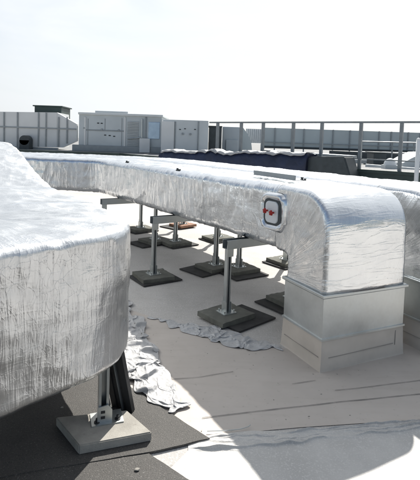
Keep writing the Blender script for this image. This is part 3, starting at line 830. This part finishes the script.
# black sheet-covered stack with a slanted end
def black_stack():
    a, b = edge_u(309), edge_u(367); d = (b-a).normalized(); nn = Vector((d.y,-d.x,0)); nn = nn if nn.y < 0 else -nn
    bm = bmesh.new(); L = (b-a).length
    f = [(0.12,0.03),(L+.25,0.03),(L-.28,1.36),(0.12,1.30)]
    o = a+nn*.18
    rows = []
    for q in (0,.62):
        rows.append([bm.verts.new(o+d*x+nn*(q-.1*(z>1))+UP*z) for x, z in f])
    bm.faces.new(rows[0]); bm.faces.new(rows[1][::-1])
    for i in range(4): bm.faces.new((rows[0][i], rows[1][i], rows[1][(i+1)%4], rows[0][(i+1)%4]))
    bmesh.ops.bevel(bm, geom=list(bm.edges), offset=.03, segments=3, affect='EDGES')
    tag(from_bm('covered_stack', bm, M['dark']), 'dark sheeted stack with a slanted end, right of the navy tarp', 'covered stack')
black_stack()

# ------------------------------------------------------------------ rooftop plant on the raised deck
def quadbox(bm, x0, y0, x1, y1, Y, depth, zlo=None):
    a, b = atY(x0, y0, Y), atY(x1, y1, Y); lo = ZD+.0 if zlo is None else zlo
    zt = max(a.z, b.z); c = Vector(((a.x+b.x)/2, Y+depth/2, (zt+lo)/2)); box(bm, c, (abs(b.x-a.x), depth, zt-lo), bev=.02)
    return min(a.x,b.x), max(a.x,b.x), lo, zt
# left air handler: long pale housing whose right end tapers
t = empty('air_handler', (atY(30,140,19.2).x, 19.2, ZD), 'long pale air handling unit with panel ribs and a tapered end', 'air handler', 'rooftop air handling units'); t['_abs'] = 1
Y = 19.0
def prof_body(bm, pts, dep):
    lo = [bm.verts.new(p) for p in pts]; hi = [bm.verts.new(p+Vector((0,dep,0))) for p in pts]
    bm.faces.new(lo); bm.faces.new(hi[::-1])
    for i in range(len(pts)): bm.faces.new((lo[i], hi[i], hi[(i+1)%len(pts)], lo[(i+1)%len(pts)]))
part('housing', M['ahu3'], t, lambda bm: prof_body(bm, [atY(x, y, Y) for x, y in ((-45,111),(57,112.5),(57,147.4),(-45,146))], 1.6))
part('tapered_end', M['ahu3'], t, lambda bm: prof_body(bm, [atY(x, y, Y+.01) for x, y in ((57.2,112.6),(77,124),(77,141),(63,147.5),(57.2,147.4))], .16))
for x in (-20, 4, 17.5, 38.5, 46, 58.5, 67):
    def rb(bm, x=x):
        a, b = atY(x, 112.2 if x < 57 else 117, Y-.02), atY(x, 146.5 if x < 64 else 143.5, Y-.02); box(bm, ((a.x+b.x)/2, Y-.02, (a.z+b.z)/2), (.05,.05,abs(a.z-b.z)))
    part('rib', M['frame'], t, rb)
def hr(bm):
    a, b = atY(-45,126,Y-.025), atY(76,128.5,Y-.025); box(bm, ((a.x+b.x)/2, Y-.025, (a.z+b.z)/2), (b.x-a.x,.045,.05))
    z = atY(0,146,Y).z; box(bm, ((a.x+b.x)/2-.3, Y+.0, (z+ZD)/2), (b.x-a.x-.9,.12,max(.05,z-ZD)))
part('base_rail', M['frame'], t, hr)
def vent_arch(bm):
    a = atY(24.5, 147, 18.55); bmesh.ops.create_cone(bm, cap_ends=True, segments=20, radius1=.2, radius2=.2, depth=.4, matrix=Matrix.Translation((a.x,18.7,a.z+.28)) @ Matrix.Rotation(math.pi/2,4,'X'))
    box(bm, (a.x,18.7,(a.z+.28+ZD)/2), (.4,.4,a.z+.28-ZD))
solid('exhaust_hood', M['dark'], vent_arch, 'small dark round-topped exhaust hood in front of the pale air handler', 'exhaust hood')
def topbox(bm): a, b = atY(34,105.8,20.2), atY(61,106.5,20.2); z = atY(50,113,20.2).z-.25; box(bm, ((a.x+b.x)/2,20.9,(a.z+z)/2), (b.x-a.x,1.3,a.z-z), bev=.03); box(bm, ((a.x+b.x)/2,20.9,a.z+.01), (b.x-a.x+.12,1.4,.05))
solid('vent_box', M['fascia'], topbox, 'dark green vent box on top of the pale air handler', 'vent box')
# middle unit
t = empty('air_handler', (atY(118,140,19).x, 19, ZD), 'tall grey air handling unit in the middle with a bluish panel', 'air handler', 'rooftop air handling units'); t['_abs'] = 1
hb = {}
def mb(bm): hb['a'] = quadbox(bm, 79, 113.8, 162, 116.5, 18.6, 2.4)
part('housing', M['ahu2'], t, mb)
part('roof_lip', M['ahu'], t, lambda bm: (quadbox(bm, 78, 112.6, 163, 114.8, 18.5, 2.6, zlo=hb['a'][3]-.03), quadbox(bm, 95, 110.9, 128, 111.6, 18.7, 1.6, zlo=hb['a'][3]+.0)))
for x in (85, 125, 146):
    part('corner_post', M['frame'] if x > 140 else M['ahu3'], t, lambda bm: quadbox(bm, x-.9, 117, x+.9, 117, 18.56, .06, zlo=ZD+.05))
part('seam_strip', M['frame'], t, lambda bm: quadbox(bm, 86, 130.4, 124, 130.4, 18.575, .05, zlo=atY(100,131,18.58).z))
part('base_frame', M['frame'], t, lambda bm: quadbox(bm, 72, 147.4, 162, 147.4, 18.5, .1, zlo=ZD))
for x, y in ((101.5,129.5),(118.5,130.2),(84,128)):
    def kn(bm, x=x, y=y): p = atY(x, y, 18.55); cyl(bm, p, p+Vector((0,.06,0)), .038, 14)
    part('porthole', M['frame'], t, kn)
for x, y in ((104,134.6),(108.5,135),(113,135.8),(97,122.6),(100.5,122.8)): part('label_plate', M['dark'], t, lambda bm: quadbox(bm, x, y, x+2.2, y, 18.58, .03, zlo=atY(x, y+1.0, 18.58).z))
for x0, x1, y0, y1 in ((127.5,138,121,146),(151,160,124.5,137)):
    def louv(bm, x0=x0, x1=x1, y0=y0, y1=y1):
        a, b = atY(x0,y0,18.55), atY(x1,y1,18.55); n_ = 16
        for i in range(n_):
            z = a.z+(b.z-a.z)*(i+.5)/n_; box(bm, ((a.x+b.x)/2, 18.57, z), (b.x-a.x, .05, abs(b.z-a.z)/n_*.55), rot=Matrix.Rotation(.5, 3, 'X'))
    if x0 < 130: part('louvre', M['ahu'], t, louv)
for x, y0, y1 in ((88,118.5,146.5),(122,118,146.5),(105,118.5,129.8)): part('panel_joint', M['frame'], t, lambda bm: quadbox(bm, x-.25, y0, x+.25, y0, 18.585, .03, zlo=atY(x,y1,18.58).z))
part('conduit', M['galv'], t, lambda bm: (cyl(bm, atY(142,119,18.52), atY(142,138,18.52), .035, 8), cyl(bm, atY(142,138,18.52)+Vector((-.0,0,.02)), atY(128,138.6,18.52), .035, 8)))
part('blue_panel', M['bluep'], t, lambda bm: quadbox(bm, 148.5, 122, 160, 122.3, 18.57, .05, zlo=atY(150,139,18.57).z))
part('pale_panel', M['ahu3'], t, lambda bm: quadbox(bm, 139.5, 138.3, 150, 138.6, 18.40, .08, zlo=ZD+.02))
# third unit
t = empty('air_handler', (atY(186,140,18).x, 18, ZD), 'lower pale air handling unit with two dark round ports beside the guard rail', 'air handler', 'rooftop air handling units'); t['_abs'] = 1
part('housing', M['ahu'], t, lambda bm: quadbox(bm, 163, 119.2, 208.5, 121.2, 17.8, 2.2))
part('panel', M['ahu3'], t, lambda bm: quadbox(bm, 161.5, 121, 174.5, 121.4, 17.74, .1, zlo=ZD))
for x in (175.3, 198.5): part('rib', M['frame'], t, lambda bm: quadbox(bm, x-.6, 121.5, x+.6, 121.5, 17.76, .06, zlo=ZD+.03))
for x, y in ((182.7,133.8),(190.2,134.2)):
    def kn(bm, x=x, y=y): p = atY(x, y, 17.74); cyl(bm, p, p+Vector((0,.08,0)), .045, 14)
    part('porthole', M['frame'], t, kn)
for x, y in ((179,129),(184,128.3),(194,129)): part('handle', M['dark'], t, lambda bm: quadbox(bm, x, y, x+2, y, 17.77, .04, zlo=atY(x, y+.9, 17.77).z))
# boxes, cowls and screens behind the rail
solid('vent_box', M['dark'], lambda bm: (quadbox(bm, 209, 126.3, 222, 126.8, 19, 1.2), quadbox(bm, 208.5, 125.6, 222.5, 126, 18.95, 1.3, zlo=atY(215,127,19).z)), 'dark louvred box behind the left end of the guard rail', 'vent box')
solid('equipment_cabinet', M['ahu2'], lambda bm: (quadbox(bm, 223, 126.5, 240, 127.5, 20, 1.2), quadbox(bm, 226, 140, 238, 140, 19.9, .2)), 'grey equipment cabinet beside the dark louvred box', 'cabinet')
def cowl(bm):
    pts = [atY(x, y, 20.5) for x, y in ((238,127.5),(243,127.5),(247,133),(251,140),(252,150),(238,150))]
    lo = [bm.verts.new(p) for p in pts]; hi = [bm.verts.new(p+Vector((0,1,0))) for p in pts]; bm.faces.new(lo); bm.faces.new(hi[::-1])
    for i in range(6): bm.faces.new((lo[i], hi[i], hi[(i+1)%6], lo[(i+1)%6]))
solid('vent_cowl', M['screen'], cowl, 'curved grey vent cowl behind the guard rail left of the white sheet', 'vent cowl')
def corrug(bm):
    a, b = atY(246,128.6,22), atY(264,128.9,22); lo = atY(250,143,22).z; k = 36; rows = []
    for i in range(k+1):
        x = a.x+(b.x-a.x)*i/k; y = 22+.05*math.sin(i*math.pi/2); rows.append([bm.verts.new((x,y+dy,z)) for dy in (0,.03) for z in (lo,a.z)])
    for r0, r1 in zip(rows, rows[1:]):
        for i, j in ((0,1),(1,3),(3,2),(2,0)): bm.faces.new((r0[i], r0[j], r1[j], r1[i]))
    bm.faces.new([rows[0][i] for i in (0,1,3,2)]); bm.faces.new([rows[-1][i] for i in (0,2,3,1)])
    for x in (a.x+.1, b.x-.1): box(bm, (x,22.1,(lo+ZD)/2), (.06,.06,lo-ZD))
solid('corrugated_sheet', M['whitep'], corrug, 'white corrugated sheet on feet behind the guard rail', 'corrugated sheet')
# long screen wall
t = empty('screen_wall', (6,28,ZD), 'long grey-green plant screen on feet running along the far side of the deck', 'screen wall'); t['_abs'] = 1
Ys = 28.0; xa, xb = atY(262,130,Ys).x, 26.0; zt_ = atY(280,128.2,Ys).z; zb_ = atY(300,145.6,Ys).z-.08
part('cladding', M['screen'], t, lambda bm: box(bm, ((xa+xb)/2, Ys, (zt_+zb_)/2), (xb-xa,.1,zt_-zb_)))
k = 0; x = xa+.05
while x < xb:
    part('upright', M['frame'], t, lambda bm: box(bm, (x, Ys-.08, (zt_+ZD)/2), (.07,.07,zt_-ZD+.02)))
    x += 1.05 if k % 2 else .75; k += 1
part('lower_beam', M['dark'], t, lambda bm: box(bm, ((xa+xb)/2, Ys-.02, zb_-.07), (xb-xa,.2,.14)))
part('upper_rail', M['frame'], t, lambda bm: box(bm, ((xa+xb)/2, Ys-.14, zb_+.22), (xb-xa,.05,.05)))
# low plant between rail and screen
def duct_run(bm):
    a, b = atY(266,151,19.5), atY(352,157,15.5); bar(bm, a-UP*.15, b-UP*.15, .5, .4); 
    for q in (.1,.4,.7,.95): p = a.lerp(b, q); box(bm, (p.x,p.y,(p.z-.3+ZD)/2), (.08,.08,max(.05,p.z-.3-ZD)))
solid('service_duct', M['pipe'], duct_run, 'low grey service duct crossing the deck behind the guard rail', 'duct')
def pale_pipe(bm):
    a = atY(418.6, 140, 9.75); cyl(bm, (a.x,a.y,.0), a, .045, 16); bmesh.ops.create_uvsphere(bm, u_segments=16, v_segments=8, radius=.046, matrix=Matrix.Translation(a))
solid('vent_pipe', M['whitep'], pale_pipe, 'pale upright vent pipe at the right edge in front of the guard rail', 'vent pipe', smooth=True)
def low_runs(i, x0, y0, x1, y1, Y0, Y1, h, label):
    def f(bm):
        a, b = atY(x0,y0,Y0), atY(x1,y1,Y1); bar(bm, a-UP*h/2, b-UP*h/2, h*1.3, h)
        for q in (.08,.36,.64,.92):
            p = a.lerp(b, q); z = p.z-h; box(bm, (p.x,p.y,(z+ZD)/2), (.07,.07,max(.03,z-ZD)))
    solid('cable_tray', M[i], f, label, 'cable tray')
low_runs('pipe', 296, 158, 372, 160, 16.5, 14.2, .12, 'thin grey cable tray crossing the deck behind the slanted dark stack')
low_runs('dark', 330, 150.5, 436, 155.5, 22, 20, .3, 'dark raised tray running below the far plant screen')
low_runs('ahu', 366, 164, 436, 169.5, 12.6, 11.6, .1, 'pale low tray just behind the guard rail on the right')
solid('condenser_unit', M['dark'], lambda bm: (quadbox(bm, 374, 152.8, 386.5, 153.2, 13.5, .6), quadbox(bm, 373, 151.9, 387.5, 152.2, 13.45, .7, zlo=atY(380,153.3,13.5).z)), 'dark condenser unit behind the guard rail near the white dome', 'condenser')
def dome(name, x, y, Y, r, h, label):
    p = atY(x, y, Y); bm = bmesh.new(); bmesh.ops.create_uvsphere(bm, u_segments=24, v_segments=14, radius=1, matrix=Matrix.Translation((p.x,p.y,ZD+.08)) @ Matrix.Diagonal((r,r*.8,h,1)))
    bmesh.ops.delete(bm, geom=[v for v in bm.verts if v.co.z < ZD+.07], context='VERTS'); t = empty(name, (p.x,p.y,ZD), label, 'skylight'); t['_abs'] = 1
    from_bm('dome', bm, M['whitep'], t, True); part('kerb_frame', M['ahu2'], t, lambda bm: box(bm, (p.x,p.y,ZD+.05), (r*2.1,r*1.75,.1)))
dome('skylight', 390, 165, 11.9, .17, .2, 'small white dome just behind the guard rail on the right')
def cowl2(bm):
    pts = [atY(x, y, 12.4) for x, y in ((403,163),(412,158),(424,152.5),(470,152.5),(470,172),(403,172))]
    lo = [bm.verts.new(p) for p in pts]; hi = [bm.verts.new(p+Vector((0,1,0))) for p in pts]; bm.faces.new(lo); bm.faces.new(hi[::-1])
    for i in range(6): bm.faces.new((lo[i], hi[i], hi[(i+1)%6], lo[(i+1)%6]))
solid('sloped_hood', M['ahu2'], cowl2, 'sloped grey hood behind the guard rail at the right edge', 'vent hood')
t = empty('pipe_railing', tuple(atY(395,160,15)), 'thin pipe railing farther back at the right behind the guard rail', 'railing'); t['_abs'] = 1
for y in (141.5, 152): part('pipe_rail', M['rail'], t, lambda bm: cyl(bm, atY(362,y,15.8), atY(440,y+2,14.2), .022, 8))
for x in (362, 392.5, 414, 436):
    a = atY(x, 141.5+(x-362)*.026, 15.8-(x-362)*.0205); part('pipe_post', M['rail'], t, lambda bm: cyl(bm, a, (a.x,a.y,ZD), .025, 8))
def misc(bm):
    quadbox(bm, 268, 152.5, 280, 152.5, 17.5, .6); quadbox(bm, 271, 151, 277, 151, 17.6, .3)
solid('equipment_cabinet', M['ahu'], misc, 'small pale cabinet behind the third rail post', 'cabinet')
solid('equipment_cabinet', M['frame'], lambda bm: (quadbox(bm, 300, 154, 316, 154.3, 16.5, .7), quadbox(bm, 303, 152.6, 309, 152.6, 16.6, .4)), 'low dark cabinet behind the guard rail, left of the slanted dark stack', 'cabinet')

# drop the internal helper property
for o in bpy.data.objects:
    if '_abs' in o.keys(): del o['_abs']

# ------------------------------------------------------------------ light
HAZE_LO, HAZE_HI = 2.6, 9.2
SUN = Vector((.39, 1.16, 1.12)).normalized()
el = math.asin(SUN.z); azs = math.atan2(SUN.x, SUN.y)
w = bpy.data.worlds.new('World'); S.world = w; w.use_nodes = True
nt = w.node_tree; bg = nt.nodes['Background']; sky = nt.nodes.new('ShaderNodeTexSky'); sky.sky_type = 'NISHITA'
sky.sun_disc = False; sky.sun_elevation = el; sky.sun_rotation = azs; sky.dust_density = 1.5; sky.air_density = 1.0; sky.ozone_density = 1.0; sky.altitude = 100
# thin high haze over the clear sky: bright towards the sun, weaker away from it
tc = nt.nodes.new('ShaderNodeTexCoord'); dp = nt.nodes.new('ShaderNodeVectorMath'); dp.operation = 'DOT_PRODUCT'
nt.links.new(tc.outputs['Generated'], dp.inputs[0]); dp.inputs[1].default_value = SUN
mr = nt.nodes.new('ShaderNodeMapRange'); mr.interpolation_type = 'SMOOTHSTEP'
for k_, v_ in (('From Min',-.05),('From Max',.8),('To Min',HAZE_LO),('To Max',HAZE_HI)): mr.inputs[k_].default_value = v_
nt.links.new(dp.outputs['Value'], mr.inputs['Value'])
vm = nt.nodes.new('ShaderNodeVectorMath'); vm.operation = 'SCALE'; vm.inputs[0].default_value = (.94,.975,1.0); nt.links.new(mr.outputs[0], vm.inputs['Scale'])
mpv = nt.nodes.new('ShaderNodeMapping'); mpv.inputs['Scale'].default_value = (1,1,3.2); nt.links.new(tc.outputs['Generated'], mpv.inputs['Vector'])
nz = noise_n(nt, mpv.outputs['Vector'], 2.6, 5, .55, .6)
mxv = nt.nodes.new('ShaderNodeMix'); mxv.data_type = 'RGBA'
mr2 = nt.nodes.new('ShaderNodeMapRange'); mr2.interpolation_type = 'SMOOTHSTEP'
for k_, v_ in (('From Min',-.4),('From Max',.7),('To Min',.15),('To Max',1.0)): mr2.inputs[k_].default_value = v_
nt.links.new(dp.outputs['Value'], mr2.inputs['Value'])
nt.links.new(math_n(nt, 'MULTIPLY', ramp(nt, nz, [(.36, .72), (.64, 1.0)]), mr2.outputs[0]), mxv.inputs['Factor']); nt.links.new(sky.outputs[0], mxv.inputs['A']); nt.links.new(vm.outputs[0], mxv.inputs['B'])
nt.links.new(mxv.outputs['Result'], bg.inputs['Color']); bg.inputs['Strength'].default_value = .06
sl = bpy.data.lights.new('sun', 'SUN'); sl.energy = 3.9; sl.angle = R(.55); sl.color = (1, .955, .88)
so = bpy.data.objects.new('sun', sl); COL.objects.link(so); so.rotation_euler = (-SUN).to_track_quat('-Z', 'Y').to_euler(); so.location = (5, 10, 20)
S.view_settings.view_transform = 'Standard'; S.view_settings.look = 'None'; S.view_settings.gamma = 1; S.view_settings.use_curve_mapping = False
S.view_settings.exposure = .96
S.cycles.max_bounces = 8; S.cycles.use_denoising = True
S.cycles.sample_clamp_indirect = 8
